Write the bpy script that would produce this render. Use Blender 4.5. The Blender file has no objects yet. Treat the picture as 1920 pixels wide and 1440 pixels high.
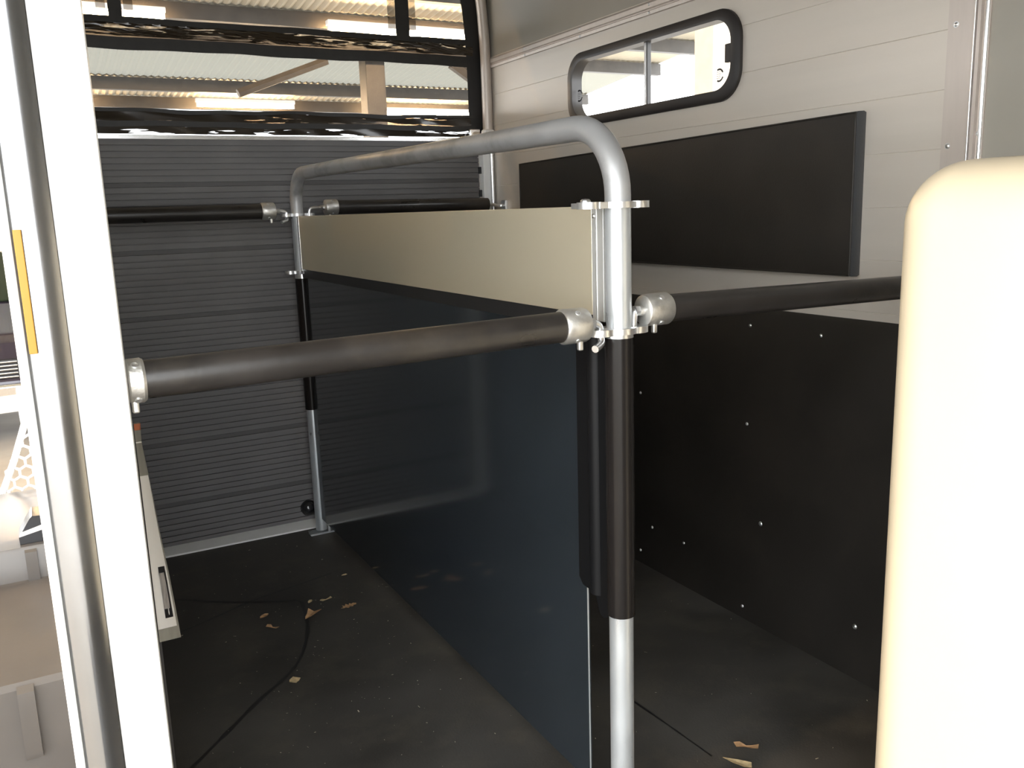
import bpy, bmesh, math, random
from mathutils import Vector, Matrix
random.seed(7)
S = bpy.context.scene
COL = S.collection
PI = math.pi

# ------------------------------------------------------------------ materials
def mat(name, base=(.5, .5, .5), rough=.5, metal=0., var=0., vscale=8., rvar=0., bump=0., bscale=60., coat=0.,
        spec=.5, alpha=None, stretch=None, dirt=None, dirt_scale=3., dirt_amt=.5):
    m = bpy.data.materials.new(name); m.use_nodes = True
    nt = m.node_tree; N = nt.nodes; L = nt.links
    b = N['Principled BSDF']
    b.inputs['Base Color'].default_value = (*base, 1)
    b.inputs['Roughness'].default_value = rough
    b.inputs['Metallic'].default_value = metal
    b.inputs['Specular IOR Level'].default_value = spec
    if coat:
        b.inputs['Coat Weight'].default_value = coat
        b.inputs['Coat Roughness'].default_value = .05
    tc = N.new('ShaderNodeTexCoord'); mp = N.new('ShaderNodeMapping')
    L.new(tc.outputs['Object'], mp.inputs['Vector'])
    if stretch: mp.inputs['Scale'].default_value = stretch
    col = None
    if var or rvar:
        n = N.new('ShaderNodeTexNoise'); n.inputs['Scale'].default_value = vscale; n.inputs['Detail'].default_value = 5
        L.new(mp.outputs['Vector'], n.inputs['Vector'])
        if var:
            r = N.new('ShaderNodeValToRGB'); e = r.color_ramp.elements
            e[0].position = .3; e[1].position = .7
            e[0].color = (*[max(0, c*(1-var)) for c in base], 1); e[1].color = (*[min(1, c*(1+var)) for c in base], 1)
            L.new(n.outputs['Fac'], r.inputs['Fac']); col = r.outputs['Color']
        if rvar:
            q = N.new('ShaderNodeMapRange'); q.inputs['From Min'].default_value = .3; q.inputs['From Max'].default_value = .7
            q.inputs['To Min'].default_value = max(.02, rough-rvar); q.inputs['To Max'].default_value = min(1, rough+rvar)
            L.new(n.outputs['Fac'], q.inputs['Value']); L.new(q.outputs['Result'], b.inputs['Roughness'])
    if dirt:
        n2 = N.new('ShaderNodeTexNoise'); n2.inputs['Scale'].default_value = dirt_scale; n2.inputs['Detail'].default_value = 8
        n2.inputs['Roughness'].default_value = .65
        L.new(mp.outputs['Vector'], n2.inputs['Vector'])
        r2 = N.new('ShaderNodeValToRGB'); e = r2.color_ramp.elements
        e[0].position = .5; e[1].position = .72; e[0].color = (0, 0, 0, 1); e[1].color = (dirt_amt,)*3+(1,)
        L.new(n2.outputs['Fac'], r2.inputs['Fac'])
        mx = N.new('ShaderNodeMix'); mx.data_type = 'RGBA'
        L.new(r2.outputs['Color'], mx.inputs['Factor'])
        if col: L.new(col, mx.inputs['A'])
        else: mx.inputs['A'].default_value = (*base, 1)
        mx.inputs['B'].default_value = (*dirt, 1); col = mx.outputs['Result']
    if col: L.new(col, b.inputs['Base Color'])
    if bump:
        n3 = N.new('ShaderNodeTexNoise'); n3.inputs['Scale'].default_value = bscale; n3.inputs['Detail'].default_value = 3
        L.new(mp.outputs['Vector'], n3.inputs['Vector'])
        bp = N.new('ShaderNodeBump'); bp.inputs['Strength'].default_value = bump; bp.inputs['Distance'].default_value = .002
        L.new(n3.outputs['Fac'], bp.inputs['Height']); L.new(bp.outputs['Normal'], b.inputs['Normal'])
    return m

def see_through(name, color, fac, rough=.4, glossy=False):
    m = bpy.data.materials.new(name); m.use_nodes = True
    nt = m.node_tree; N = nt.nodes; L = nt.links
    N.remove(N['Principled BSDF']); out = N['Material Output']
    t = N.new('ShaderNodeBsdfTransparent')
    d = N.new('ShaderNodeBsdfGlossy' if glossy else 'ShaderNodeBsdfDiffuse')
    d.inputs['Color'].default_value = (*color, 1)
    if glossy: d.inputs['Roughness'].default_value = rough
    mx = N.new('ShaderNodeMixShader'); mx.inputs['Fac'].default_value = fac
    if glossy:
        pass
    L.new(t.outputs[0], mx.inputs[1]); L.new(d.outputs[0], mx.inputs[2]); L.new(mx.outputs[0], out.inputs['Surface'])
    return m

def emission(name, color, s):
    m = bpy.data.materials.new(name); m.use_nodes = True
    N = m.node_tree.nodes; N.remove(N['Principled BSDF'])
    e = N.new('ShaderNodeEmission'); e.inputs['Color'].default_value = (*color, 1); e.inputs['Strength'].default_value = s
    m.node_tree.links.new(e.outputs[0], N['Material Output'].inputs['Surface'])
    return m

def translucent(name, color):
    m = bpy.data.materials.new(name); m.use_nodes = True
    N = m.node_tree.nodes; L = m.node_tree.links; N.remove(N['Principled BSDF'])
    t = N.new('ShaderNodeBsdfTranslucent'); t.inputs['Color'].default_value = (*color, 1)
    d = N.new('ShaderNodeBsdfDiffuse'); d.inputs['Color'].default_value = (.45, .44, .38, 1)
    mx = N.new('ShaderNodeMixShader'); mx.inputs['Fac'].default_value = .35
    L.new(t.outputs[0], mx.inputs[1]); L.new(d.outputs[0], mx.inputs[2]); L.new(mx.outputs[0], N['Material Output'].inputs['Surface'])
    return m

def film(name, zfreq, xfreq, cut, base):
    """crumpled clear film: dark glossy folds with clear gaps between them"""
    m = bpy.data.materials.new(name); m.use_nodes = True
    nt = m.node_tree; N = nt.nodes; L = nt.links; b = N['Principled BSDF']; out = N['Material Output']
    b.inputs['Base Color'].default_value = (*base, 1); b.inputs['Roughness'].default_value = .15
    tc = N.new('ShaderNodeTexCoord'); mp = N.new('ShaderNodeMapping'); mp.inputs['Scale'].default_value = (xfreq if xfreq > 1 else 4, 1, zfreq)
    L.new(tc.outputs['Object'], mp.inputs['Vector'])
    n = N.new('ShaderNodeTexNoise'); n.inputs['Scale'].default_value = 1.6; n.inputs['Detail'].default_value = 4; n.inputs['Distortion'].default_value = 1.2 if xfreq < 1 else .3
    L.new(mp.outputs['Vector'], n.inputs['Vector'])
    r = N.new('ShaderNodeValToRGB'); e = r.color_ramp.elements; e[0].position = cut; e[1].position = cut+.05
    L.new(n.outputs['Fac'], r.inputs['Fac'])
    t = N.new('ShaderNodeBsdfTransparent'); mx = N.new('ShaderNodeMixShader')
    L.new(r.outputs['Color'], mx.inputs['Fac']); L.new(b.outputs[0], mx.inputs[1]); L.new(t.outputs[0], mx.inputs[2])
    L.new(mx.outputs[0], out.inputs['Surface'])
    return m

M = {}
M['galv'] = mat('galvanised steel', (.60, .63, .65), .32, .62, var=.10, vscale=16, rvar=.08, bump=.06, bscale=120, stretch=(1, 1, .35), dirt=(.22, .22, .21), dirt_scale=9, dirt_amt=.3)
M['galv_arch'] = mat('handled galvanised steel', (.47, .475, .48), .48, .55, var=.08, vscale=10, rvar=.08, bump=.08, bscale=90, dirt=(.17, .16, .15), dirt_scale=8, dirt_amt=.55)
M['zinc'] = mat('bright zinc plate', (.80, .81, .82), .28, .9, var=.08, vscale=40, bump=.08, bscale=200)
M['cast'] = mat('cast aluminium', (.62, .61, .58), .42, .85, var=.1, vscale=60, rvar=.08, bump=.25, bscale=260)
M['bar'] = mat('black padded bar sleeve', (.022, .0195, .018), .34, 0, var=.25, vscale=10, rvar=.08, bump=.08, bscale=90, dirt=(.075, .063, .048), dirt_scale=4, dirt_amt=.5)
M['sleeve'] = mat('black rubber hose', (.012, .0105, .010), .20, 0, var=.1, spec=.22)
M['flap'] = mat('dull black rubber', (.007, .007, .0075), .45, 0, spec=.15)
M['rubber'] = mat('black rubber', (.014, .014, .015), .5, 0, var=.2)
M['panel'] = mat('navy laminate', (.021, .0255, .030), .10, 0, var=.12, vscale=3, bump=.05, bscale=5, spec=.75)
M['alu'] = mat('anodised aluminium sheet', (.76, .68, .51), .36, .6, rvar=.03, vscale=3)
M['alu_edge'] = mat('bright aluminium profile', (.84, .84, .84), .25, .9, var=.05)
M['plank'] = mat('aluminium wall planks', (.61, .56, .495), .42, .3, var=.03, vscale=4, rvar=.05, stretch=(1, .3, 6))
M['trim'] = mat('brushed aluminium trim', (.56, .50, .45), .4, .4, var=.04, vscale=9, stretch=(6, 6, .6))
M['hood'] = mat('grey polyester shell', (.30, .28, .24), .45, 0, var=.04, vscale=5)
M['kick'] = mat('black kick board', (.016, .014, .012), .42, 0, var=.2, vscale=5, bump=.1, bscale=300, dirt=(.03, .025, .02), dirt_scale=2.5, dirt_amt=.4)
M['floor'] = mat('worn black rubber floor', (.054, .050, .045), .62, 0, var=.45, vscale=2.6, rvar=.12, bump=.25, bscale=160, dirt=(.11, .097, .075), dirt_scale=5.5, dirt_amt=.5)
M['ramp'] = mat('ribbed rubber mat', (.135, .13, .13), .48, 0, var=.1, vscale=5, bump=.05)
M['ramp_joint'] = mat('smooth rubber joint', (.08, .077, .077), .5, 0, var=.1, vscale=5)
M['pad'] = mat('black vinyl', (.020, .017, .014), .55, 0, var=.15, vscale=7, bump=.25, bscale=220)
M['pad_edge'] = mat('black vinyl side band', (.034, .037, .042), .5, 0, bump=.25, bscale=200)
M['white'] = mat('white coated aluminium', (.86, .86, .84), .35, 0, var=.03)
M['polish'] = mat('polished aluminium', (.36, .365, .375), .18, .95, var=.14, vscale=5, rvar=.06, bump=.12, bscale=9, stretch=(1, 1, .6))
M['cream'] = mat('cream moulded plastic', (.80, .69, .50), .3, 0, var=.02, vscale=3, spec=.5)
M['frame'] = mat('black window rubber', (.020, .017, .016), .45, 0, var=.15)
M['glass'] = see_through('window glass', (1, 1, 1), .05, .02, True)
M['net'] = see_through('dark insect mesh', (.035, .03, .022), .36)
M['net_double'] = see_through('double insect mesh', (.035, .03, .022), .66)
M['strap'] = mat('black webbing', (.020, .019, .018), .5, 0, var=.2, vscale=30)
M['film'] = film('rolled glossy film', 46, .5, .565, (.03, .022, .014))
M['hemfilm'] = film('bottom hem film', 46, 4, .60, (.030, .024, .018))
M['paper'] = mat('white paper', (.93, .92, .91), .6)
M['profile'] = mat('satin aluminium profile', (.56, .555, .53), .4, .5)
M['polybag'] = mat('grey polythene', (.42, .41, .37), .25, 0, var=.12, vscale=20)
M['orange'] = mat('orange strip', (.62, .20, .10), .5)
M['ink'] = mat('black print', (.02, .02, .022), .4)
M['greyink'] = mat('grey print', (.40, .38, .37), .5, var=.3, vscale=60)
M['leaf'] = mat('dry leaf', (.55, .33, .17), .7, 0, var=.35, vscale=60)
M['straw'] = mat('pale straw', (.62, .56, .44), .7, 0, var=.4, vscale=80)
M['chip'] = mat('pale wood', (.65, .50, .28), .7, 0, var=.3, vscale=60)
M['mud'] = mat('beige grey plastic', (.072, .065, .060), .30, 0, var=.05, bump=.05, bscale=60)
M['blackplastic'] = mat('black gloss plastic', (.015, .015, .017), .15, 0)
M['whiteplastic'] = mat('white plastic', (.85, .85, .86), .35)
M['car'] = mat('dark car paint', (.02, .014, .028), .12, .2, coat=.8)
M['chrome'] = mat('chrome', (.9, .9, .9), .06, 1)
M['carglass'] = mat('car windscreen', (.02, .03, .02), .03, .2)
M['lampglass'] = mat('headlamp lens', (.75, .75, .75), .1)
M['concrete'] = mat('concrete', (.36, .33, .29), .85, 0, var=.15, vscale=2, bump=.1)
M['sheet'] = mat('fibre cement roofing', (.62, .59, .50), .7, 0, var=.08, vscale=3)
M['steel'] = mat('weathered steel', (.042, .036, .030), .55, 0, var=.2, vscale=8)
M['paleposts'] = mat('pale painted timber', (.66, .58, .44), .6, 0, var=.06)
M['skylight'] = translucent('translucent sheet', (.125, .125, .11))
M['tube'] = emission('warm fluorescent tube', (1.0, .66, .34), 270)
M['yellow'] = mat('plain yellow', (.40, .19, .008), .4)

# ------------------------------------------------------------------ mesh builder
class MB:
    def __init__(s): s.bm = bmesh.new(); s.bev = False
    def face(s, vs):
        try: return s.bm.faces.new(vs)
        except ValueError: return None
    def box(s, a, b, bev=0.0):
        bm = bmesh.new()
        v = [bm.verts.new((x, y, z)) for x in (a[0], b[0]) for y in (a[1], b[1]) for z in (a[2], b[2])]
        for q in ((0, 1, 3, 2), (4, 6, 7, 5), (0, 4, 5, 1), (2, 3, 7, 6), (0, 2, 6, 4), (1, 5, 7, 3)):
            bm.faces.new([v[i] for i in q])
        if bev:
            s.bev = True; bmesh.ops.bevel(bm, geom=bm.edges[:], offset=bev, segments=3, affect='EDGES', profile=.5)
        s.merge(bm); return s
    def merge(s, bm, mtx=None):
        if mtx: bmesh.ops.transform(bm, matrix=mtx, verts=bm.verts)
        me = bpy.data.meshes.new('tmp'); bm.to_mesh(me); bm.free(); s.bm.from_mesh(me); bpy.data.meshes.remove(me); return s
    def tube(s, pts, r, seg=20, caps=True):
        pts = [Vector(p) for p in pts]; n = len(pts)
        rs = r if isinstance(r, (list, tuple)) else [r]*n
        t0 = (pts[1]-pts[0]).normalized()
        up = Vector((0, 0, 1)) if abs(t0.z) < .9 else Vector((1, 0, 0))
        u = t0.cross(up).normalized(); rings = []
        for i in range(n):
            t = ((pts[min(i+1, n-1)]-pts[i]).normalized()+(pts[i]-pts[max(i-1, 0)]).normalized()).normalized()
            u = (u - t*u.dot(t)).normalized(); w = t.cross(u)
            rings.append([s.bm.verts.new(pts[i]+(u*math.cos(2*PI*k/seg)+w*math.sin(2*PI*k/seg))*rs[i]) for k in range(seg)])
        for i in range(n-1):
            for k in range(seg): s.face([rings[i][k], rings[i][(k+1) % seg], rings[i+1][(k+1) % seg], rings[i+1][k]])
        if caps: s.face(rings[0][::-1]); s.face(rings[-1])
        return s
    def lathe(s, c, axis, prof, seg=28):
        """prof = [(along, radius)...] about axis through c, closed at ends when radius 0."""
        a = Vector(axis).normalized(); up = Vector((0, 0, 1)) if abs(a.z) < .9 else Vector((1, 0, 0))
        u = a.cross(up).normalized(); w = a.cross(u); c = Vector(c); rings = []
        for h, r in prof:
            rings.append([s.bm.verts.new(c+a*h+(u*math.cos(2*PI*k/seg)+w*math.sin(2*PI*k/seg))*max(r, 1e-5)) for k in range(seg)])
        for i in range(len(rings)-1):
            for k in range(seg): s.face([rings[i][k], rings[i][(k+1) % seg], rings[i+1][(k+1) % seg], rings[i+1][k]])
        return s
    def ring(s, c, axis, ri, ro, h, seg=24):
        return s.lathe(c, axis, [(-h/2, ri), (-h/2, ro), (h/2, ro), (h/2, ri), (-h/2, ri)], seg)
    def prism(s, outline, fn, d0, d1, holes=None):
        """outline 2D points; fn(u,v,d)->xyz; extruded from d0 to d1."""
        a = [s.bm.verts.new(fn(u, v, d0)) for u, v in outline]; b = [s.bm.verts.new(fn(u, v, d1)) for u, v in outline]
        n = len(a); s.face(a[::-1]); s.face(b)
        for i in range(n): s.face([a[i], a[(i+1) % n], b[(i+1) % n], b[i]])
        return s
    def loft(s, la, lb, closed=True):
        n = len(la); a = [s.bm.verts.new(p) for p in la]; b = [s.bm.verts.new(p) for p in lb]
        for i in range(n if closed else n-1): s.face([a[i], a[(i+1) % n], b[(i+1) % n], b[i]])
        return s
    def strips(s, loops, closed=False):
        R = [[s.bm.verts.new(p) for p in l] for l in loops]; n = len(R[0])
        for i in range(len(R)-1):
            for k in range(n if closed else n-1): s.face([R[i][k], R[i][(k+1) % n], R[i+1][(k+1) % n], R[i+1][k]])
        return s
    def build(s, name, m, parent=None, angle=35, recalc=True):
        bm = s.bm
        bmesh.ops.remove_doubles(bm, verts=bm.verts, dist=1e-5)
        if recalc: bmesh.ops.recalc_face_normals(bm, faces=bm.faces)
        for f in bm.faces: f.smooth = True
        me = bpy.data.meshes.new(name); bm.to_mesh(me); bm.free()
        me.materials.append(M[m] if isinstance(m, str) else m)
        me.set_sharp_from_angle(angle=math.radians(angle))
        o = bpy.data.objects.new(name, me); COL.objects.link(o)
        if s.bev:
            w = o.modifiers.new('weighted', 'WEIGHTED_NORMAL'); w.keep_sharp = True; w.weight = 100
        if parent is not None:
            o.parent = parent
            o.matrix_parent_inverse = Matrix.Translation(-parent.location) if parent.parent is None else Matrix.Identity(4)
        return o

def root_loc(o):
    p = Vector((0, 0, 0))
    while o is not None: p += o.location; o = o.parent
    return p

def thing(name, label, cat, loc=(0, 0, 0), group=None):
    o = bpy.data.objects.new(name, None); o.empty_display_size = .05; COL.objects.link(o); o.location = loc
    o['label'] = label; o['category'] = cat
    if group: o['group'] = group
    return o
def tag(o, label, cat, group=None, kind=None):
    o['label'] = label; o['category'] = cat
    if group: o['group'] = group
    if kind: o['kind'] = kind
    return o
def struct(o, label=None, cat=None):
    o['kind'] = 'structure'
    if label: o['label'] = label
    if cat: o['category'] = cat
    return o

def rrect(u0, v0, u1, v1, r, seg=10):
    P = []
    for cu, cv, a0 in ((u1-r, v1-r, 0), (u0+r, v1-r, 90), (u0+r, v0+r, 180), (u1-r, v0+r, 270)):
        for k in range(seg+1):
            a = math.radians(a0+90*k/seg); P.append((cu+r*math.cos(a), cv+r*math.sin(a)))
    return P

def rbox(mb, a, b, r, n=8):
    bm = bmesh.new(); bmesh.ops.create_cube(bm, size=1)
    bmesh.ops.transform(bm, matrix=Matrix.Translation([(a[i]+b[i])/2 for i in range(3)]) @ Matrix.Diagonal((b[0]-a[0], b[1]-a[1], b[2]-a[2], 1)), verts=bm.verts)
    bmesh.ops.bevel(bm, geom=bm.edges[:], offset=r, segments=n, affect='EDGES', profile=.5); mb.bev = True; mb.merge(bm)

def dome(mb, c, axis, r, h):
    mb.lathe(c, axis, [(0, r), (h*.35, r*.93), (h*.7, r*.66), (h*.93, r*.3), (h, 0)], 14)

XW = 1.865            # inner face of the right wall
XP, YF, YB = .940, 1.320, 3.462   # partition plane, front post, rear post

# ------------------------------------------------------------------ trailer shell
struct(MB().box((.034, -.50, -.06), (1.93, 3.62, 0)).build('floor', 'floor'), 'black rubber trailer floor mat', 'floor')
FLOOR = bpy.data.objects['floor']

def crack(pts, w):
    mb = MB(); L, R = [], []
    for i, p in enumerate(pts):
        a = Vector(pts[max(i-1, 0)]); b = Vector(pts[min(i+1, len(pts)-1)]); t = (b-a).normalized(); n = Vector((-t.y, t.x))
        ww = w*random.uniform(.5, 1.3)
        L.append((p[0]+n.x*ww, p[1]+n.y*ww, .0008)); R.append((p[0]-n.x*ww, p[1]-n.y*ww, .0008))
    mb.strips([L, R]); return mb.build('floor_cut', 'rubber', FLOOR)
def smooth(pts, n=6):
    out = []
    P = [Vector(p) for p in pts]
    for i in range(len(P)-1):
        p0, p1, p2, p3 = P[max(i-1, 0)], P[i], P[i+1], P[min(i+2, len(P)-1)]
        for k in range(n):
            t = k/n
            out.append(.5*((2*p1)+(-p0+p2)*t+(2*p0-5*p1+4*p2-p3)*t*t+(-p0+3*p1-3*p2+p3)*t**3))
    return [tuple(v) for v in out]+[tuple(P[-1])]
crack(smooth([(.20, 2.80), (.286, 2.827), (.40, 2.875), (.529, 2.935), (.689, 2.977), (.84, 3.019)]), .0055)
crack(smooth([(.23, 3.12), (.323, 3.082), (.45, 2.98), (.609, 2.884), (.673, 2.848), (.672, 2.78), (.659, 2.70), (.636, 2.605), (.576, 2.462), (.513, 2.374), (.415, 2.285), (.308, 2.174), (.212, 2.075), (.10, 1.96)]), .006)
crack(smooth([(1.269, 1.80), (1.275, 1.725), (1.283, 1.60), (1.29, 1.446)]), .003)

# right wall of aluminium planks, window opening left free
SEAMS = [1.013, 1.145, 1.275, 1.404, 1.534, 1.663, 1.792]
def plank_strip(mb, y0, y1, z0, z1, depth=.03):
    prof = [(XW, z0)]
    for zs in SEAMS:
        if z0+.004 < zs < z1-.004: prof += [(XW, zs-.0012), (XW+.0012, zs), (XW, zs+.0012)]
    prof += [(XW, z1), (XW+depth, z1), (XW+depth, z0)]
    mb.prism(prof, lambda u, v, d: (u, d, v), y0, y1)
mb = MB()
WY0, WY1, WZ0, WZ1 = 2.03, 2.895, 1.617, 1.833
plank_strip(mb, 1.30, WY0, -.05, 1.95); plank_strip(mb, WY1, 3.62, -.05, 1.95)
plank_strip(mb, WY0, WY1, -.05, WZ0); plank_strip(mb, WY0, WY1, WZ1, 1.95)
wall_right = struct(mb.build('wall_right', 'plank', recalc=True), 'grey aluminium plank wall on the right', 'wall')

kick = MB().prism([(XW-.009, -.0), (XW-.009, .978), (XW-.003, .992), (XW, .992), (XW, 0)], lambda u, v, d: (u, d, v), 1.30, 3.56).build('kick_board', 'kick', wall_right)
for y, z in ((1.938, .939), (1.67, .938), (2.477, .644), (1.943, .637), (2.41, .159), (2.235, .157), (1.877, .337), (2.48, .049), (1.947, .04), (1.516, .153), (2.25, .93), (2.75, .935)):
    big = z in (.337, .153)
    mb = MB(); dome(mb, (XW-.009, y, z), (-1, 0, 0), .0075 if big else .0055, .004); mb.build('rivet', 'zinc', kick)

# rail between planks and hood
rail = MB().prism([(XW, 1.903), (XW-.009, 1.904), (XW-.010, 1.914), (XW-.006, 1.917), (XW-.006, 1.921), (XW-.010, 1.924), (XW-.011, 1.938), (XW-.004, 1.946), (XW, 1.946)],
                  lambda u, v, d: (u, d, v), -.3, 3.58).build('trim_1', 'trim')
struct(rail, 'aluminium joint rail above the right wall planks', 'trim')
for y in (1.6, 2.02, 2.424, 2.832, 3.24):
    for z in (1.934, 1.909):
        mb = MB(); dome(mb, (XW-.010, y, z), (-1, 0, 0), .0045, .003); mb.build('screw', 'zinc', rail)
# flat corner trim at the end of the planks
tr = MB().prism([(XW-.004, 1.347), (XW-.004, 1.276), (XW-.012, 1.272), (XW-.012, 1.264), (XW-.004, 1.262), (XW-.004, 1.247), (XW+.01, 1.247), (XW+.01, 1.347)],
                lambda u, v, d: (u, v, d), .0, 1.90).build('trim_2', 'trim')
struct(tr, 'flat aluminium corner trim with screws', 'trim')
for y, z in ((1.327, 1.669), (1.330, 1.409), (1.33, 1.15)):
    mb = MB(); dome(mb, (XW-.004, y, z), (-1, 0, 0), .0055, .003); mb.ring((XW-.0045, y, z), (1, 0, 0), .004, .0065, .0015, 14); mb.build('screw', 'zinc', tr)
mb = MB(); dome(mb, (XW-.005, 1.258, 1.43), (-1, 0, 0), .005, .004); mb.build('screw', 'zinc', tr)
MB().box((XW-.016, 1.2745, 0), (XW-.004, 1.2775, 1.90), .001).build('bright_edge', 'alu_edge', tr)
MB().tube([(XW-.007, 1.252, 0), (XW-.007, 1.252, 1.9)], .0045, 10).build('bright_edge', 'alu_edge', tr)

# hood (roof shell) : profile in x,z swept along y
def hood_profile(off=0.):
    h = []
    for x, z in ((1.868, 1.93), (1.866, 2.05), (1.860, 2.18), (1.835, 2.30), (1.775, 2.40), (1.66, 2.465), (1.45, 2.49), (.96, 2.50)):
        h.append((x+off*(1 if x > 1.7 else .4), z+off*(0 if z < 2.2 else .8)))
    return h+[(1.92-x, z) for x, z in h[-2::-1]]
inn, out = hood_profile(0), hood_profile(.02)
mb = MB(); mb.strips([[(x, -.5, z) for x, z in inn], [(x, 3.60, z) for x, z in inn]])
mb.strips([[(x, -.5, z) for x, z in out], [(x, 3.60, z) for x, z in out]])
mb.strips([[(x, 3.60, z) for x, z in inn], [(x, 3.60, z) for x, z in out]])
struct(mb.build('ceiling', 'hood', angle=50), 'curved grey shell roof of the trailer', 'ceiling')

# front nose walls
mb = MB(); mb.box((XW, -.5, -.05), (XW+.03, 1.30, 1.95)); struct(mb.build('wall_front_side', 'hood'), 'smooth grey shell wall beside the corner trim', 'wall')
mb = MB(); mb.box((.4, -.53, -.05), (XW+.03, -.5, 2.48)); struct(mb.build('wall_front', 'hood'), 'grey front shell wall behind the camera', 'wall')

# left wall: jamb, window opening mirrored, kick board
mb = MB(); X0, X1 = .034, .097
JR = .006
def lbox(y0, y1, z0, z1): mb.box((X0, y0, z0), (X1, y1, z1))
mb.prism([(X0, 1.30), (X0, 1.27), (X1-JR, 1.27), (X1-.002, 1.272), (X1, 1.27+JR), (X1, 1.30)], lambda u, v, d: (u, v, d), -.05, 1.95)
lbox(1.30, WY0, -.05, 1.95); lbox(WY1, 3.62, -.05, 1.95); lbox(WY0, WY1, -.05, WZ0); lbox(WY0, WY1, WZ1, 1.95)
wall_left = struct(mb.build('wall_left', 'white'), 'white wall end beside the open side door', 'wall')
MB().box((X1, 1.34, 0), (X1+.009, 3.56, .99)).build('kick_board', 'kick', wall_left)

# side door folded back flat against the outside: its polished edge faces us
d = thing('door_1', 'polished edge of the side door folded back outside', 'door', (0, 1.26, .1)); d['kind'] = 'structure'
mb = MB()
n = 14; arc = []
for k in range(n+1):
    t = k/n; x = -.016+.049*t; arc.append((x, 1.262-.007*math.sin(PI*t)))
mb.prism([(-.016, 1.95)]+arc+[(.033, 1.95)], lambda u, v, dd: (u, v, dd), .05, 1.92)
mb.build('door_leaf', 'polish', d, angle=25)
MB().box((-.0275, 1.256, .05), (-.016, 1.95, 1.92), .002).build('door_gasket', 'white', d)
MB().box((-.0135, 1.2545, 1.14), (-.004, 1.2585, 1.295), .001).build('yellow_strip', 'yellow', d)  # narrow yellow strip down the front edge of the door

# ------------------------------------------------------------------ rear portal, ramp and net
mb = MB()
mb.box((1.815, 3.565, 0), (XW, 3.66, 1.62), .003)
rp = struct(mb.build('trim_3', 'white'), 'pale rear portal post beside the ramp', 'trim')
MB().tube([(1.853, 3.555, .0), (1.853, 3.555, 1.62)], .009, 12).build('bright_edge', 'alu_edge', rp)
mb = MB(); mb.box((X1, 3.565, 0), (.15, 3.66, 1.62), .003)
struct(mb.build('trim_4', 'white'), 'rear portal post hidden by the left wall', 'trim')
# rounded arch profile, right leg curving into the roof
def arch_path(dx, dz):
    P = []
    for x, z in ((1.842, 1.60), (1.842, 1.9), (1.838, 2.05), (1.825, 2.20), (1.79, 2.31), (1.70, 2.40), (1.5, 2.45), (.96, 2.46)):
        P.append((x-dx, z-dz))
    P = smooth(P, 5)
    return P+[(1.92-x, z) for x, z in P[-2::-1]]
mb = MB(); mb.tube([(x, 3.56, z) for x, z in arch_path(0, 0)], .023, 14)
struct(mb.build('trim_5', 'trim', angle=60), 'rounded aluminium rear portal arch', 'trim')

ramp = thing('loading_ramp', 'closed loading ramp lined with ribbed black rubber', 'ramp', (.96, 3.62, 0))
prof = [(3.597, .012)]
z = .012
top = 1.598; period = .249; ribs = 9
zs = []
zt = 1.424; bands = []
while zt > 0: bands.append(zt); zt -= period
bands = bands[::-1]
edges = [.012]+[b for b in bands]+[top]
for i in range(len(edges)-1):
    a, b = edges[i], edges[i+1]
    lo = a + (.018 if i > 0 else 0)
    if i > 0:
        prof += [(3.597, a-.0005), (3.604, a), (3.602, a+.003), (3.602, lo-.001), (3.5965, lo)]
    n = max(1, round((b-lo)/.0232)); st = (b-lo)/n
    for k in range(1, n):
        zz = lo+st*k
        prof += [(3.5965, zz-.0026), (3.604, zz-.0022), (3.604, zz+.0018), (3.5965, zz+.0022)]
prof += [(3.597, top)]
mb = MB(); mb.prism(prof+[(3.65, top), (3.65, .012)], lambda u, v, dd: (dd, u, v), .155, 1.808)
mb.build('rubber_mat', 'ramp', ramp, angle=20)
for b in edges[1:-1]:
    MB().box((.1555, 3.5985, b+.001), (1.8075, 3.6022, b+.017)).build('joint_band', 'ramp_joint', ramp)
MB().box((.15, 3.592, 1.598), (1.812, 3.655, 1.614), .002).build('top_edge', 'alu_edge', ramp)
MB().prism([(3.520, .001), (3.524, .006), (3.590, .018), (3.60, .018), (3.60, .001)], lambda u, v, dd: (dd, u, v), .15, 1.812).build('sill_strip', 'white', ramp)
for z in (.3, 1.36, 1.46):
    MB().box((1.805, 3.585, z), (1.816, 3.60, z+.03), .002).build('latch_stop', 'rubber', ramp)
mb = MB(); mb.lathe((.925, 3.597, .072), (0, -1, 0), [(0, .034), (.012, .034), (.026, .028), (.034, .016), (.037, 0)], 24)
mb.build('rubber_bumper', 'blackplastic', ramp)

net = thing('net_curtain', 'dark mesh curtain with black straps above the ramp', 'curtain', (.96, 3.62, 1.62))
YN = 3.612
def zn(t): return 0
mb = MB()
mb.strips([[(x, YN, 1.62) for x in (.10, 1.83)], [(x, YN, 2.44) for x in (.10, 1.83)]]); mb.build('mesh_panel', 'net', net)
# cross strap with sagging gathered roll above it
def band(z0, z1, x0=.10, x1=1.80, dy=.004, wob=.002, name='strap', m='strap', th=.003):
    mb = MB(); A, B, Cc, D = [], [], [], []
    for k in range(61):
        x = x0+(x1-x0)*k/60; w = wob*math.sin(9*x+z0*40)+wob*.6*math.sin(23*x+z1*17)
        A.append((x, YN-dy, z0+w)); B.append((x, YN-dy, z1+w*.6)); Cc.append((x, YN-dy+th, z1+w*.6)); D.append((x, YN-dy+th, z0+w))
    mb.strips([A, B, Cc, D, A]); return mb.build(name, m, net)
band(1.915, 1.958)
band(2.002, 2.026, dy=.006)
band(1.644, 1.664, dy=.016, wob=.002)
band(1.694, 1.708, dy=.012, wob=.004)
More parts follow.
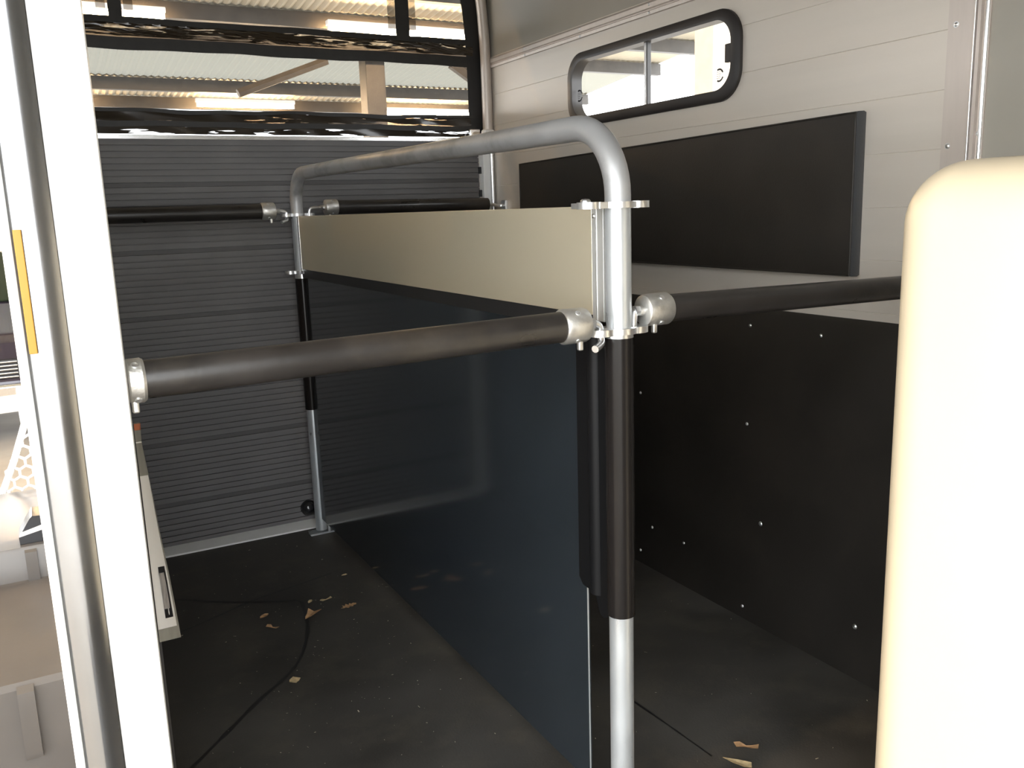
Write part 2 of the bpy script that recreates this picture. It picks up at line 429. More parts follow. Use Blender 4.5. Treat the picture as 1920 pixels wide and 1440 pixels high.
# gathered film roll: wavy folds
mb = MB(); loops = []
for j in range(9):
    row = []
    for k in range(221):
        x = .10+1.70*k/220
        amp = .0045*(1-.4*x/1.8)
        z = 1.960+.044*j/8+amp*math.sin(x*62+1.3*math.sin(x*17)+j*.5)*math.sin(PI*j/8+.2)
        y = YN-.010-.010*math.sin(PI*j/8)-.005*math.sin(x*48+j*1.9+2*math.sin(11*x))
        row.append((x, y, z))
    loops.append(row)
mb.strips(loops); mb.build('gathered_roll', 'film', net, angle=180)
mb = MB(); loops = []
for j in range(7):
    row = []
    for k in range(161):
        x = .10+1.68*k/160
        z = 1.618+.086*j/6
        y = YN-.006-.007*math.sin(PI*j/6)-.003*math.sin(x*30+j*1.2+2*math.sin(7*x))
        row.append((x, y, z))
    loops.append(row)
mb.strips(loops); mb.build('hem', 'hemfilm', net, angle=180)
for x0, x1 in ((.356, .402), (1.452, 1.512)):
    mb = MB(); mb.prism(rrect(x0, 2.008, x1, 2.44, .004), lambda u, v, dd: (u, dd, v), YN-.010, YN-.006); mb.build('strap', 'strap', net)
    xm = (x0+x1)/2
    for s in (-1, 1):
        a = xm+s*.03; b = xm+s*.062
        MB().strips([[(a, YN-.004, 2.045), (b, YN-.004, 2.045)], [(a, YN-.004, 2.44), (b, YN-.004, 2.44)]]).build('mesh_flap', 'net_double', net)
mb = MB()
ar = arch_path(.045, .03); ar2 = arch_path(.0, .0)
half = len(ar)//2
mb.strips([[(x, YN-.012, max(z, 1.617)) for x, z in ar[:half]], [(x+.03, YN-.014, z+.02) for x, z in ar2[:half]]])
mb.strips([[(x-.025, YN-.009, max(z, 1.617)) for x, z in ar[:half]], [(x+.03, YN-.010, z+.02) for x, z in ar2[:half]]])
mb.build('side_border', 'rubber', net)
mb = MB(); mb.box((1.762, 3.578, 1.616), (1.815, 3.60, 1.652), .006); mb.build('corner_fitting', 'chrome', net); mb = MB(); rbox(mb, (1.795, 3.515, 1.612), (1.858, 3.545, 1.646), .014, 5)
mb.build('corner_glint', 'white', net)  # white block painted as the bright glint on the metal portal corner

# ------------------------------------------------------------------ side window in right wall
def wf(u, v, dd): return (XW+dd, u, v)
win = thing('window_1', 'black framed sliding window in the plank wall', 'window', (XW, 2.46, 1.6)); win['kind'] = 'structure'
o_out = rrect(2.0, 1.593, 2.922, 1.853, .09, 10); o_mid = rrect(2.012, 1.603, 2.911, 1.843, .083, 10); o_in = rrect(2.036, 1.626, 2.886, 1.824, .068, 10); o_in2 = rrect(2.036, 1.626, 2.886, 1.824, .068, 10)
mb = MB(); mb.strips([[wf(u, v, 0) for u, v in o_out], [wf(u, v, -.010) for u, v in o_out], [wf(u, v, -.016) for u, v in o_mid], [wf(u, v, -.014) for u, v in o_in], [wf(u, v, .03) for u, v in o_in2]], closed=True)
fr = mb.build('window_frame', 'frame', win, angle=40)
MB().box((XW+.004, 2.455, 1.624), (XW+.016, 2.470, 1.826), .002).build('mullion', 'alu_edge', win)
MB().box((XW+.002, 2.449, 1.624), (XW+.018, 2.455, 1.826), .001).build('mullion_seal', 'frame', win)
for y0, y1, dx in ((2.036, 2.466, .008), (2.456, 2.886, .016)):
    mb = MB(); q = [(XW+dx, y0, 1.62), (XW+dx, y1, 1.62), (XW+dx, y1, 1.83), (XW+dx, y0, 1.83)]
    mb.face([mb.bm.verts.new(p) for p in q]); mb.build('pane', 'glass', win)
mb = MB(); mb.box((XW-.012, 2.036, 1.700), (XW+.006, 2.064, 1.752), .003); mb.build('window_latch', 'frame', win)
def mark(yc, zc, r):
    mb = MB()
    for a0, a1 in ((20, 120), (240, 340)):
        A, B = [], []
        for k in range(13):
            a = math.radians(a0+(a1-a0)*k/12); rr = r*(1.0+(.07 if k % 2 else 0))
            A.append((XW+.006, yc-math.cos(a)*rr, zc+math.sin(a)*rr)); B.append((XW+.006, yc-math.cos(a)*rr*.72, zc+math.sin(a)*rr*.72))
        mb.strips([A, B])
    for k in range(4):
        zz = zc+.009-.006*k
        mb.strips([[(XW+.0065, yc+.012, zz), (XW+.0065, yc-.012+.003*k, zz)], [(XW+.0065, yc+.012, zz+.0013), (XW+.0065, yc-.012+.003*k, zz+.0013)]])
    mb.build('glass_mark', 'ink', win)
mark(2.105, 1.672, .019); mark(2.866, 1.706, .021)
win2 = MB(); win2.strips([[(X0+.003, u, v) for u, v in o_out], [(X0-.012, u, v) for u, v in o_out], [(X0-.012, u, v) for u, v in o_in], [(X1, u, v) for u, v in o_in]], closed=True)
struct(win2.build('window_2', 'frame'), 'matching window in the left wall, out of sight', 'window')

# ------------------------------------------------------------------ padded cushion
pad = thing('wall_cushion', 'long black padded cushion fixed on the right wall', 'cushion', (XW, 2.4, 1.1))
mb = MB()
def pad_pt(a, b, dd):
    zb = 1.107+.004*a; zt = 1.507-.025*a
    bulge = .006*math.sin(PI*a)**.4*math.sin(PI*b)**.4 if 0 < a < 1 and 0 < b < 1 else 0
    return (XW-dd-bulge, 1.562+a*(3.262-1.562), zb+(zt-zb)*b)
NA, NB = 40, 14
rows = [[pad_pt(i/NA, j/NB, .036) for j in range(NB+1)] for i in range(NA+1)]
mb.strips(rows); mb.build('cover', 'pad', pad, angle=180)
per = [(i/NA, 0) for i in range(NA+1)]+[(1, j/NB) for j in range(1, NB+1)]+[(i/NA, 1) for i in range(NA-1, -1, -1)]+[(0, j/NB) for j in range(NB-1, 0, -1)]
mb = MB()
def side(k, dd, grow):
    L = []
    for a, b in per:
        x, y, z = pad_pt(a, b, dd); L.append((x, y+(a-.5)*2*grow, z+(b-.5)*2*grow))
    return L
mb.strips([side(0, .036, 0), side(0, .030, .003), side(0, .012, .004), side(0, .0, .001)], closed=True); mb.build('side_band', 'pad_edge', pad, angle=60)
pts = [pad_pt(a, b, .037) for a, b in per]
mb = MB(); mb.tube(pts+[pts[0]], .0025, 8, caps=False); mb.build('piping', 'pad', pad, angle=180)

# ------------------------------------------------------------------ partition
part = thing('stall_divider', 'galvanised tube divider with aluminium rail and navy panel'  , 'stall divider', (XP, 2.39, 0))
R = .0238
# arch
bend = [(XP, YF, 1.30)]
for k in range(13):
    a = PI-PI/2*k/12
    bend.append((XP, YF+.135+.135*math.cos(a), 1.318+.128*math.sin(a)))
pth = bend+[(XP, 1.7, 1.447), (XP, 2.3, 1.452), (XP, 2.9, 1.458)]
for k in range(11):
    a = PI/2-PI/2*k/10
    pth.append((XP, YB-.12+.12*math.cos(a), 1.342+.118*math.sin(a)))
pth.append((XP, YB, 1.305))
MB().tube(pth, R, 28).build('arch_tube', 'galv_arch', part, angle=60)
MB().tube([(XP, YF, .004), (XP, YF, 1.305)], R, 32).build('front_post', 'galv', part)
MB().tube([(XP, YB, .014), (XP, YB, 1.308)], R, 28).build('rear_post', 'galv', part)
MB().lathe((XP, YF, .512), (0, 0, 1), [(0, R), (0, R+.0035), (.55, R+.0035), (.55, R)], 32).build('rubber_sleeve', 'sleeve', part)
MB().lathe((XP, YB, .53), (0, 0, 1), [(0, R), (0, R+.004), (.53, R+.004), (.53, R)], 28).build('rubber_sleeve', 'sleeve', part)
for y, zb in ((YF, 1.062), (YB, 1.06)):
    MB().lathe((XP, y, zb), (0, 0, 1), [(0, R), (0, R+.003), (.016, R+.003), (.016, R)], 28).build('collar', 'zinc', part)
# bracket plates
def bracket(y, z, eyes, lug=None, r=.022):
    mb = MB()
    for ex, ey in eyes:
        mb.ring((XP+ex, y+ey, z), (0, 0, 1), .0105, r, .012, 28)
        L = math.hypot(ex, ey); ux, uy = ex/L, ey/L
        w = .020
        a0, a1 = 0.0, L-.0105
        P = [(ux*a0-uy*w, uy*a0+ux*w), (ux*a1-uy*w*.8, uy*a1+ux*w*.8), (ux*a1+uy*w*.8, uy*a1-ux*w*.8), (ux*a0+uy*w, uy*a0-ux*w)]
        mb.prism(P, lambda u, v, dd: (XP+u, y+v, dd), z-.0055, z+.0055)
    mb.ring((XP, y, z), (0, 0, 1), R-.002, R+.010, .0109, 28)
    if lug:
        mb.prism(rrect(-.018, 0, .018, lug, .010), lambda u, v, dd: (XP+u, y+v, dd), z-.0052, z+.0052)
    return mb.build('bracket_plate', 'zinc', part, angle=40)
bracket(YF, 1.302, ((-.058, .006), (.040, -.004)), lug=.135)
bracket(YF, 1.075, ((-.042, 0), (.033, 0)), r=.027)
bracket(YB, 1.306, ((-.045, -.010), (.048, 0)))
bracket(YB, 1.085, ((-.045, 0), (.048, 0)), lug=-.05)
mb = MB(); mb.lathe((XP, YF+.105, 1.3075), (0, 0, 1), [(0, .010), (.004, .010), (.007, .007), (.0075, 0)], 20); mb.build('bolt_head', 'zinc', part)
# aluminium rail
MB().box((XP-.012, 1.388, 1.098), (XP+.012, 3.405, 1.301), .0015).build('aluminium_rail', 'alu', part)
for y0, y1 in ((1.349, 1.371), (1.3715, 1.387)):
    MB().box((XP-.0128, y0, 1.088), (XP+.0128, y1, 1.3005), .001).build('end_profile', 'profile', part)
MB().box((XP-.0140, 1.3705, 1.088), (XP-.012, 1.3722, 1.3005)).build('bright_bead', 'alu_edge', part)
MB().box((XP-.0138, 3.405, 1.09), (XP+.012, 3.422, 1.302), .001).build('end_profile', 'alu_edge', part)
mb = MB(); dome(mb, (XP-.0125, 1.380, 1.283), (-1, 0, 0), .005, .003); mb.build('screw', 'zinc', part)
# dark carrier strip and navy panel
MB().box((XP-.006, 1.40, 1.064), (XP+.006, 3.43, 1.099), .001).build('carrier_strip', 'rubber', part)
mb = MB(); mb.box((XP-.003, 1.437, .066), (XP+.003, 3.435, 1.066)); mb.build('kick_panel', 'panel', part)
MB().box((XP-.0033, 1.4355, .07), (XP-.0005, 1.437, .56)).build('panel_edge', 'galv', part)
# rubber flap between panel and post
mb = MB(); mb.prism([(1.452, 1.065), (1.455, .545), (1.442, .530), (1.395, .527), (1.38, .49), (1.365, .485), (1.34, .50), (1.34, 1.065)], lambda u, v, dd: (dd, u, v), XP-.010, XP+.010)
mb.build('rubber_flap', 'flap', part)
MB().tube([(XP-.004, 1.392, .53), (XP-.004, 1.392, 1.06)], .017, 20).build('rubber_roll', 'flap', part)
# rear foot
mb = MB(); mb.prism(rrect(-.058, -.030, .058, .024, .004, 3), lambda u, v, dd: (XP+u+.004, YB+v, dd), .001, .008); mb.build('foot_plate', 'galv', part)
mb = MB(); mb.tube([(XP+.024, YB-.028, .008), (XP+.024, YB-.028, .055), (XP+.012, YB-.026, .07), (XP+.004, YB-.024, .06)], .006, 10); mb.build('locking_pin', 'galv', part)

# ------------------------------------------------------------------ stall bars
def bar(label, y, za, zb, x0, x1, cap0, cap1, hook_side, hx, plate_z, r=.0275, tail=True):
    """bar along X; cap0/cap1: (x_inner,x_outer) of the end caps or None; hook at 'lo' or 'hi' end at eye x hx."""
    def Z(x): return za+(zb-za)*(x-x0)/(x1-x0)
    t = thing('stall_bar', label, 'bar', ((x0+x1)/2, y, (za+zb)/2), 'padded bars beside the partition')
    N = 24
    mb = MB(); mb.tube([(x0+(x1-x0)*k/N, y, Z(x0+(x1-x0)*k/N)) for k in range(N+1)], r, 36); mb.build('padded_sleeve', 'bar', t)
    for c in (cap0, cap1):
        if not c: continue
        xi, xo = c; s = 1 if xo > xi else -1; L = abs(xo-xi)
        mb = MB(); mb.lathe((xi, y, Z(xi)), (s, 0, 0), [(-.004, r), (-.004, r+.0018), (0, r+.0045), (L*.85, r+.004), (L*.95, r+.002), (L, r-.002), (L+.0005, .010), (L+.008, .009), (L+.0085, 0)], 36)
        cp = mb.build('end_cap', 'cast', t)
        for ang in (.9, -.9, 2.6):
            dv = Vector((0, -math.cos(ang), math.sin(ang)))
            c0 = Vector((xi+s*L*.42, y, Z(xi)))+dv*(r+.0038)
            mb = MB(); mb.lathe(c0, dv, [(0, .0052), (.0016, .0052), (.002, .0042), (.0012, .002), (.0012, 0)], 14); mb.build('set_screw', 'zinc', cp)
        mb = MB(); c0 = (xi+s*L*.62, y-.010, Z(xi)-r-.003)
        mb.box((c0[0]-.005, c0[1]-.005, c0[2]-.014), (c0[0]+.005, c0[1]+.005, c0[2]+.006), .003); mb.build('lug', 'cast', cp)
    xo, s = (cap1[1], 1) if hook_side == 'hi' else (cap0[1], -1)
    z = Z(xo); e = hx
    mb = MB(); xs = xo+s*.008
    mb.lathe((xs, y, z), (s, 0, 0), [(0, 0), (0, .0098), (.010, .0098), (.0105, 0)], 6); mb.build('hex_nut', 'zinc', t, angle=20)
    q = min(.020, .6*abs(xs-e)); P = smooth([(xs, y, z), (e-s*q, y, z), (e-s*q*.3, y, z-.004), (e, y, plate_z+.006), (e, y-.002, plate_z-.008), (e-s*.004, y-.008, plate_z-.020), (e-s*.026, y-.022, plate_z-.026)][:None if tail else 5], 5)
    mb = MB(); mb.tube(P, .0068, 12); mb.build('hook', 'zinc', t, angle=60)
    return t
b1 = bar('black bar at the front post, running to the white wall end', YF, 1.081, 1.092, .119, .817, (.119, .099), (.817, .867), 'hi', XP-.042, 1.075)
b2 = bar('black bar at the front post, disappearing behind the cream locker', YF, 1.107, 1.098, 1.047, 1.80, (1.047, .993), (1.80, 1.845), 'lo', XP+.033, 1.075, r=.0262, tail=False)
b3 = bar('black bar across the ribbed ramp, hooked left of the rear post', YB-.010, 1.323, 1.323, .16, .803, (.16, .115), (.803, .852), 'hi', XP-.045, 1.306, r=.029)
b4 = bar('black bar at the rear post, running to the right wall above the aluminium rail', YB, 1.331, 1.325, 1.098, 1.775, (1.098, 1.050), None, 'lo', XP+.048, 1.306)
mb = MB(); mb.tube([(1.77, YB, 1.323), (1.805, YB, 1.323), (1.822, YB, 1.318), (1.855, YB, 1.318)], .007, 10); mb.ring((1.842, YB, 1.318), (0, 0, 1), .006, .016, .006, 18); mb.box((1.853, YB-.02, 1.295), (1.8645, YB+.02, 1.34), .002)
mb.build('wall_hook', 'zinc', b4)

# ------------------------------------------------------------------ cream locker
lk = thing('tack_locker', 'cream rounded plastic tack locker cut by the right picture edge', 'locker', (1.5, .55, 0))
mb = MB(); rbox(mb, (1.165, .18, 0.0), (1.862, .945, 1.352), .095, 10)
mb.build('locker_shell', 'cream', lk, angle=60)
mb = MB(); mb.box((1.20, .172, .12), (1.84, .181, 1.25), .004); mb.build('locker_door', 'cream', lk)

# ------------------------------------------------------------------ document bag behind the jamb
bag = thing('document_bag', 'clear polythene bag of white papers hanging behind the wall end', 'bag', (.12, 1.36, .82))
ZR = [(1.0, .1185), (.972, .117), (.908, .1225), (.825, .128), (.753, .1345), (.70, .138), (.642, .1415)]
def xr(z):
    for (z0, x0), (z1, x1) in zip(ZR, ZR[1:]):
        if z1 <= z <= z0: return x0+(x1-x0)*(z0-z)/(z0-z1)
    return ZR[0][1] if z > 1 else ZR[-1][1]
def bp(u, z, off=0):
    z = 1.3-(1.3-z)*(1.302+.11*u)/1.412
    return (.1005+(xr(z)-.1005)*u+.002*math.sin(PI*u), 1.302+.11*u-off, z)
def patch(mb, u0, u1, z0, z1, off, nu=4, nz=14):
    mb.strips([[bp(u0+(u1-u0)*i/nu, z0+(z1-z0)*j/nz, off) for i in range(nu+1)] for j in range(nz+1)])
mb = MB(); patch(mb, 0, 1, .642, 1.0, 0, 6, 24); patch(mb, 0, 1, .642, 1.0, -.006, 6, 24)
mb.build('polythene', 'polybag', bag, angle=180)
mb = MB(); patch(mb, 0, .88, .664, .918, .0015, 6, 20); mb.build('paper', 'paper', bag, angle=180)
mb = MB(); patch(mb, 0, 1, .990, 1.0, .0015); mb.build('orange_strip', 'orange', bag, angle=180)
mb = MB(); patch(mb, 0, 1, .970, .972, .0015); mb.build('fold_line', 'paper', bag, angle=180)
mb = MB(); patch(mb, .36, .76, .681, .768, .0028); lab = mb.build('printed_label', 'ink', bag, angle=180)
mb = MB(); patch(mb, .36, .66, .697, .758, .0036); mb.build('label_text', 'greyink', lab, angle=180)
mb = MB(); patch(mb, .54, .58, .686, .697, .0036); mb.build('label_mark', 'paper', lab, angle=180)

# ------------------------------------------------------------------ leaves and litter on floor
def leaf(label, x, y, s, rot, pts, m='leaf', curl=.3, name='dry_leaf'):
    mb = MB(); c, sn = math.cos(rot), math.sin(rot)
    def P(u, v, lift=0): return (x+(u*c-v*sn)*s, y+(u*sn+v*c)*s, .0015+max(0, curl*s*(abs(v)*.9+abs(u)*.25))+lift)
    cen = [P(u*.35, v*.2) for u, v in pts]
    mb.strips([[P(0, 0)]*len(pts), cen, [P(u, v) for u, v in pts]], closed=True)
    mb.strips([[P(0, 0, .0006)]*len(pts), [(a, b, z+.0006) for a, b, z in cen], [P(u, v, .0006) for u, v in pts]], closed=True)
    o = mb.build(name, m, angle=25)
    return tag(o, label, 'leaf' if 'leaf' in name else 'chip', 'dry litter on the black floor')
ragged = [(1, .1), (.7, .35), (.55, .1), (.3, .5), (.1, .2), (-.1, .62), (-.35, .25), (-.6, .5), (-.62, .1), (-1, .05), (-.7, -.2), (-.45, -.12), (-.3, -.5), (0, -.2), (.3, -.45), (.5, -.15), (.8, -.25)]
maple = [(1, 0), (.35, .22), (.5, .7), (.05, .35), (-.5, .75), (-.3, .2), (-1, .1), (-.4, -.2), (-.6, -.7), (0, -.35), (.45, -.6), (.4, -.15)]
oval = [(1, 0), (.6, .4), (0, .5), (-.6, .35), (-1, 0), (-.6, -.4), (0, -.5), (.6, -.35)]
bow = [(1, .3), (.4, .15), (0, .12), (-.5, .45), (-1, .3), (-.8, -.3), (-.2, -.1), (.4, -.25), (.9, -.3)]
tri = [(1, .0), (.5, .35), (-.2, .55), (-.8, .9), (-.7, .1), (-.9, -.6), (-.1, -.35), (.6, -.2)]
leaf('largest brown leaf, curled, on the long curved floor cut', .675, 2.715, .034, -2.3, tri, curl=.35)
leaf('small brown leaf lying on the straight floor cut', .542, 2.79, .020, .6, oval)
leaf('folded brown and pale leaf left of the curved floor cut', .545, 2.695, .024, -.9, bow)
leaf('ragged orange brown leaf crumbs, rightmost of the litter near the panel', .808, 2.712, .030, .2, ragged, curl=.12)
leaf('pale narrow leaf fragment just behind the largest brown leaf', .705, 2.818, .014, .9, oval, 'chip')
leaf('bow shaped pale leaf fragment right of the curved cut end', .757, 2.803, .022, .3, bow, 'chip')
leaf('tiny pale leaf scrap nearest the ramp', .877, 2.972, .012, .1, oval, 'chip')
leaf('square pale wood chip alone beside the curved floor cut', .521, 2.330, .015, .9, [(1, .8), (-.2, 1), (-.9, .7), (-1, -.7), (0, -.9), (.8, -.8)], 'chip', .1, 'wood_chip')
leaf('torn tan bark strip at the bottom edge right of the front post', 1.325, 1.395, .036, 2.0, [(1, .15), (.2, .3), (-.6, .35), (-1, .1), (-.8, -.35), (0, -.25)], 'chip', .2, 'bark_chip')
leaf('dull grey brown leaf behind the torn tan bark strip', 1.385, 1.43, .030, -.7, bow, 'leaf', .25)
leaf('small tan bark crumb beside the torn bark strip', 1.295, 1.375, .012, .3, oval, 'chip', .2, 'bark_chip')
mb = MB()
for i in range(420):
    x, y = random.uniform(.14, 1.84), random.uniform(1.1, 3.5)
    if random.random() < .5: x, y = random.gauss(.66, .25), random.gauss(2.45, .45)
    if not (.12 < x < 1.84 and 1.0 < y < 3.5): continue
    s = random.choice((.0006, .0008, .001, .0016)); a = random.uniform(0, PI); l = s*random.choice((1, 1, 1.6, 3))
    u = Vector((math.cos(a), math.sin(a)))*l; v = Vector((-math.sin(a), math.cos(a)))*s*.7
    q = [(x+p.x, y+p.y, .0012+random.uniform(0, .0012)) for p in (u+v, -u+v, -u-v, u-v)]
    mb.face([mb.bm.verts.new(p) for p in q])
tag(mb.build('straw_litter', 'straw'), 'fine pale straw specks scattered on the black floor', 'litter', kind='stuff')

# ------------------------------------------------------------------ outside, beside the left wall
GZ = -.46
mb = MB(); mb.box((-14, -12, GZ-.1), (16, 26, GZ)); struct(mb.build('ground', 'concrete'), 'concrete yard under the trailer', 'ground')
mg = thing('mudguard', 'beige grey stepped mudguard with ribs beside the folded door', 'mudguard', (-.15, 2.7, GZ))
mb = MB()
prof = [(2.23, -.30), (2.238, .0), (2.245, .22), (2.256, .234), (2.29, .240), (2.55, .245), (2.88, .246), (2.893, .252), (2.898, .34), (2.905, .352), (3.4, .352), (3.75, .30), (3.85, .0), (3.85, -.30)]
mb.prism(prof, lambda u, v, dd: (dd, u, v), -.30, -.034); mb.build('shell', 'mud', mg, angle=30)
for x0, w, q in ((-.149, .036, -.117), (-.285, .036, -.25)):
    mb = MB(); mb.prism([(2.246, .228), (2.229, .216), (2.219, .062), (2.226, .046), (2.24, .042)], lambda u, v, dd: (dd, u, v), x0, x0+w); mb.build('rib', 'mud', mg, angle=30)
    mb = MB(); mb.prism([(2.90, .344), (2.888, .338), (2.884, .256), (2.889, .242), (2.895, .242)], lambda u, v, dd: (dd, u, v), q, q+.032); mb.build('rib', 'mud', mg, angle=30)

bk = MB(); bk.prism([(-.127, .353), (-.128, .375), (-.094, .428), (-.086, .436), (-.035, .432), (-.035, .353)], lambda u, v, dd: (u, dd, v), 2.93, 3.03)
bag2 = tag(bk.build('tool_pouch', 'blackplastic'), 'black glossy pouch standing on the mudguard', 'pouch')
mb = MB(); mb.prism([(-.126, .378), (-.122, .390), (-.05, .408), (-.05, .393)], lambda u, v, dd: (u, dd, v), 2.926, 2.93); mb.build('painted_reflection', 'paper', bag2)  # pale sliver painted as the white reflection on the glossy black

st = thing('trestle_stand', 'white plastic stand with honeycomb side behind the mudguard', 'stand', (-.2, 3.9, GZ))
ys = 3.92; k = ys/3.0
def LP(x, z): return (x*k, ys, 1.3+(z-1.3)*k)
mb = MB()
mb.tube([LP(-.052, .76), LP(-.112, .60), LP(-.175, .46), LP(-.30, .20), (-.45, ys, GZ+.01)], .013, 8); mb.build('leg', 'whiteplastic', st)
mb = MB(); mb.tube([LP(-.052, .76), LP(-.056, .60), LP(-.06, .40), (-.08, ys, GZ+.01)], .011, 8); mb.build('leg', 'whiteplastic', st)
mb = MB()
def hexring(cx, cz, r):
    P = [LP(cx+r*math.cos(PI/6+PI/3*i), cz+r*math.sin(PI/6+PI/3*i)) for i in range(7)]; mb.tube(P, .006, 6)
r = .021; rows = 9
for j in range(rows):
    zc = .652-.0315*j; wmax = .053+.42*(.70-zc)
    nx = int((wmax-.06)/.036)+1
    for i in range(nx):
        hexring(-.066-.0364*i-(.0182 if j % 2 else 0), zc, r)
mb.build('honeycomb_side', 'whiteplastic', st)
mb = MB(); mb.tube([LP(-.40, .765), LP(-.066, .775)], .034, 16); mb.build('top_tube', 'whiteplastic', st)
mb = MB(); mb.lathe(LP(-.072, .765), (1, 0, 0), [(-.012, 0), (-.012, .070), (.0, .078), (.022, .078), (.028, .06), (.028, 0)], 24); mb.build('tube_flange', 'whiteplastic', st)

# car parked further back
car = thing('parked_car', 'dark car parked behind the trailer, seen at the left edge', 'car', (-.85, 10.2, GZ))
CX = -.62; CY = 8.0
def cb(a, b, name, m, bev=.03, par=None):
    return MB().box((CX+a[0], CY+a[1], GZ+a[2]), (CX+b[0], CY+b[1], GZ+b[2]), bev).build(name, m, par or car)
mb = MB()
prof = [(0.0, .35), (.0, .72), (.08, .84), (.25, .92), (1.15, 1.08), (1.75, 1.50), (2.2, 1.56), (3.4, 1.50), (4.0, 1.02), (4.05, .35)]
mb.prism(prof, lambda u, v, dd: (CX+dd, CY+u, GZ+v), -.83, .83); mb.build('body', 'car', car, angle=30)
mb = MB(); mb.prism([(1.17, 1.085), (1.76, 1.505), (1.75, 1.515), (1.15, 1.10)], lambda u, v, dd: (CX+dd, CY+u, GZ+v), -.70, .70); mb.build('windscreen', 'carglass', car)
cb((-.45, -.02, .56), (.45, .02, .72), 'grille', 'blackplastic', .01)
G = bpy.data.objects['grille']
for i in range(5): cb((-.44, -.035, .575+.03*i), (.44, -.015, .585+.03*i), 'grille_bar', 'chrome', .002, G)
for s in (-1, 1):
    mb = MB(); mb.lathe((CX+s*.60, CY, GZ+.655), (0, -1, 0), [(0, 0), (0, .11), (.03, .11), (.04, .10), (.05, .085), (.06, 0)], 24); hl = mb.build('headlight', 'lampglass', car)
    mb = MB(); mb.ring((CX+s*.60, CY-.03, GZ+.655), (0, 1, 0), .10, .12, .03, 24); mb.build('headlight_rim', 'chrome', hl)
    for yy in (.75, 3.2):
        mb = MB(); mb.lathe((CX+s*.78, CY+yy, GZ+.31), (s, 0, 0), [(-.12, .0), (-.12, .31), (.05, .31), (.07, .28), (.06, .17), (.04, 0)], 24); mb.build('wheel', 'rubber', car)
cb((-.82, -.09, .36), (.82, .05, .53), 'bumper', 'chrome', .03)

# ------------------------------------------------------------------ hall over the trailer
def RZ(y): return 4.46-.10*y
def corrugated(x0, x1, y0, y1, step=.09, amp=.018):
    mb = MB(); n = int((x1-x0)/step*2); row = [(x0+(x1-x0)*i/n, (amp if i % 2 else 0)) for i in range(n+1)]
    mb.strips([[(x, y0, RZ(y0)+dz) for x, dz in row], [(x, y1, RZ(y1)+dz) for x, dz in row]]); return mb
SK0, SK1 = 11.1, 12.9
mb = corrugated(-14, 8.6, -2, SK0); hall = struct(mb.build('hall_roof', 'sheet', angle=20), 'corrugated hall roof seen through the mesh', 'roof')
corrugated(-14, 8.6, SK1, 14.2).build('eave_sheets', 'sheet', hall, angle=20)
corrugated(-14, 8.6, SK0, SK1).build('translucent_sheets', 'skylight', hall, angle=20)
for y in (-1.9, .2, 3.4, 5.2, 7.0, 8.8, 9.9, 11.0, 12.95, 14.0):
    MB().box((-14, y-.05, RZ(y)-.17), (8.6, y+.05, RZ(y)-.01)).build('roof_purlin', 'steel', hall)
MB().box((-14, 13.7, 2.62), (8.6, 13.8, 2.80)).build('eave_beam', 'steel', hall)
for x in (-4.5, 4.2):
    mb = MB(); mb.box((x-.13, 11.2, GZ), (x+.13, 11.46, RZ(11.3)-.01), .01); struct(mb.build('hall_column', 'steel'), 'brown hall column behind the mesh curtain', 'column')
mb = MB(); mb.tube([(3.5, 11, 3.16), (2.4, 11, 2.74)], .055, 6); mb.build('roof_brace', 'steel', hall)
mb = MB(); mb.tube([(5.2, 11, 3.22), (6.3, 11, 2.55)], .09, 6); mb.build('roof_brace', 'steel', hall)
mb = MB(); mb.box((5.0, 5.70, GZ), (5.22, 5.93, 3.85), .01); struct(mb.build('hall_post', 'paleposts'), 'pale timber hall post outside the window', 'column')
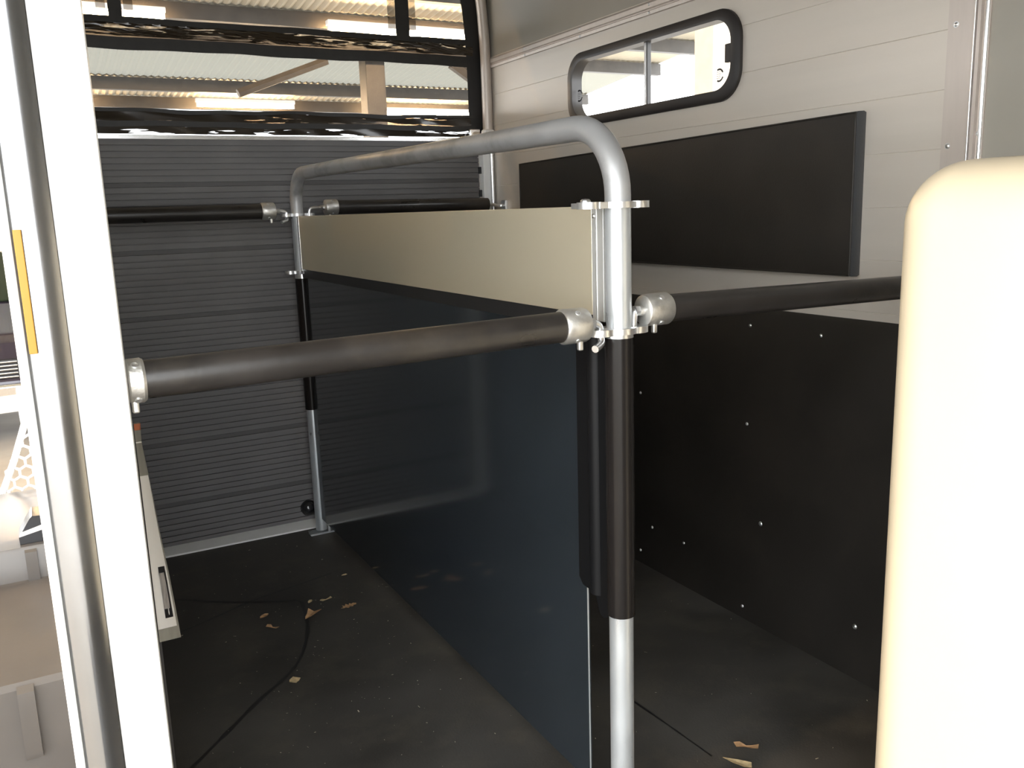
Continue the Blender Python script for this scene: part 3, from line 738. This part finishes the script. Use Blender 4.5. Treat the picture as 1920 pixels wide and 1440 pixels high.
def tube_light(label, x, y, L=1.5, z=None):
    z = z or RZ(y)-.22
    t = thing('tube_light', label, 'lamp', (x, y, z), 'fluorescent tubes under the hall roof')
    MB().tube([(x-L/2, y, z), (x+L/2, y, z)], .028, 12).build('lamp_tube', 'tube', t)
    MB().box((x-L/2-.03, y-.05, z+.035), (x+L/2+.03, y+.05, z+.09), .01).build('lamp_housing', 'whiteplastic', t)
    for s in (-1, 1): MB().box((x+s*(L/2+.012)-.012, y-.02, z-.03), (x+s*(L/2+.012)+.012, y+.02, z+.04), .004).build('lamp_holder', 'whiteplastic', t)
tube_light('far row tube seen in the middle of the lower mesh', 3.05, 13.5, 1.35, 2.90)
tube_light('far row tube right of the hall column', 5.86, 13.5, 1.6, 2.84)
tube_light('far row tube hidden behind the white wall end', .2, 13.5, 1.5, 2.90)
tube_light('near row tube at the top left of the mesh', .90, 9.7, 1.10, 3.27)
tube_light('near row tube at the top right of the mesh', 4.02, 9.7, 1.75, 3.27)
for x, y in ((-2.2, .8), (-2.2, 4.4), (-4.8, 2.2)):
    tube_light('hall tube over the yard left of the trailer, out of sight', x, y)

# ------------------------------------------------------------------ world, camera
w = bpy.data.worlds.new('World'); S.world = w; w.use_nodes = True
bg = w.node_tree.nodes['Background']; bg.inputs['Color'].default_value = (.95, .98, 1.0, 1); bg.inputs['Strength'].default_value = 8.0
cam = bpy.data.cameras.new('Camera'); co = bpy.data.objects.new('Camera', cam); COL.objects.link(co)
cam.sensor_width = 36; cam.lens = 1645.5/1920*36; cam.clip_start = .01; cam.clip_end = 200
yaw, pitch, roll = 4.94683708e-01, -1.96312936e-01, -3.28640755e-02
ca, sa, cb_, sb = math.cos(yaw), math.sin(yaw), math.cos(pitch), math.sin(pitch)
f = Vector((sa*cb_, ca*cb_, sb)); r = Vector((ca, -sa, 0)); u = r.cross(f)
r2 = math.cos(roll)*r+math.sin(roll)*u; u2 = -math.sin(roll)*r+math.cos(roll)*u
co.matrix_world = Matrix(((r2.x, u2.x, -f.x, 0), (r2.y, u2.y, -f.y, 0), (r2.z, u2.z, -f.z, 1.30), (0, 0, 0, 1)))
S.camera = co
S.view_settings.view_transform = 'Standard'; S.view_settings.look = 'None'
S.view_settings.exposure = 0.15; S.view_settings.gamma = 1.0; S.view_settings.use_curve_mapping = False
S.cycles.max_bounces = 10; S.cycles.transparent_max_bounces = 12
S.cycles.sample_clamp_indirect = 12
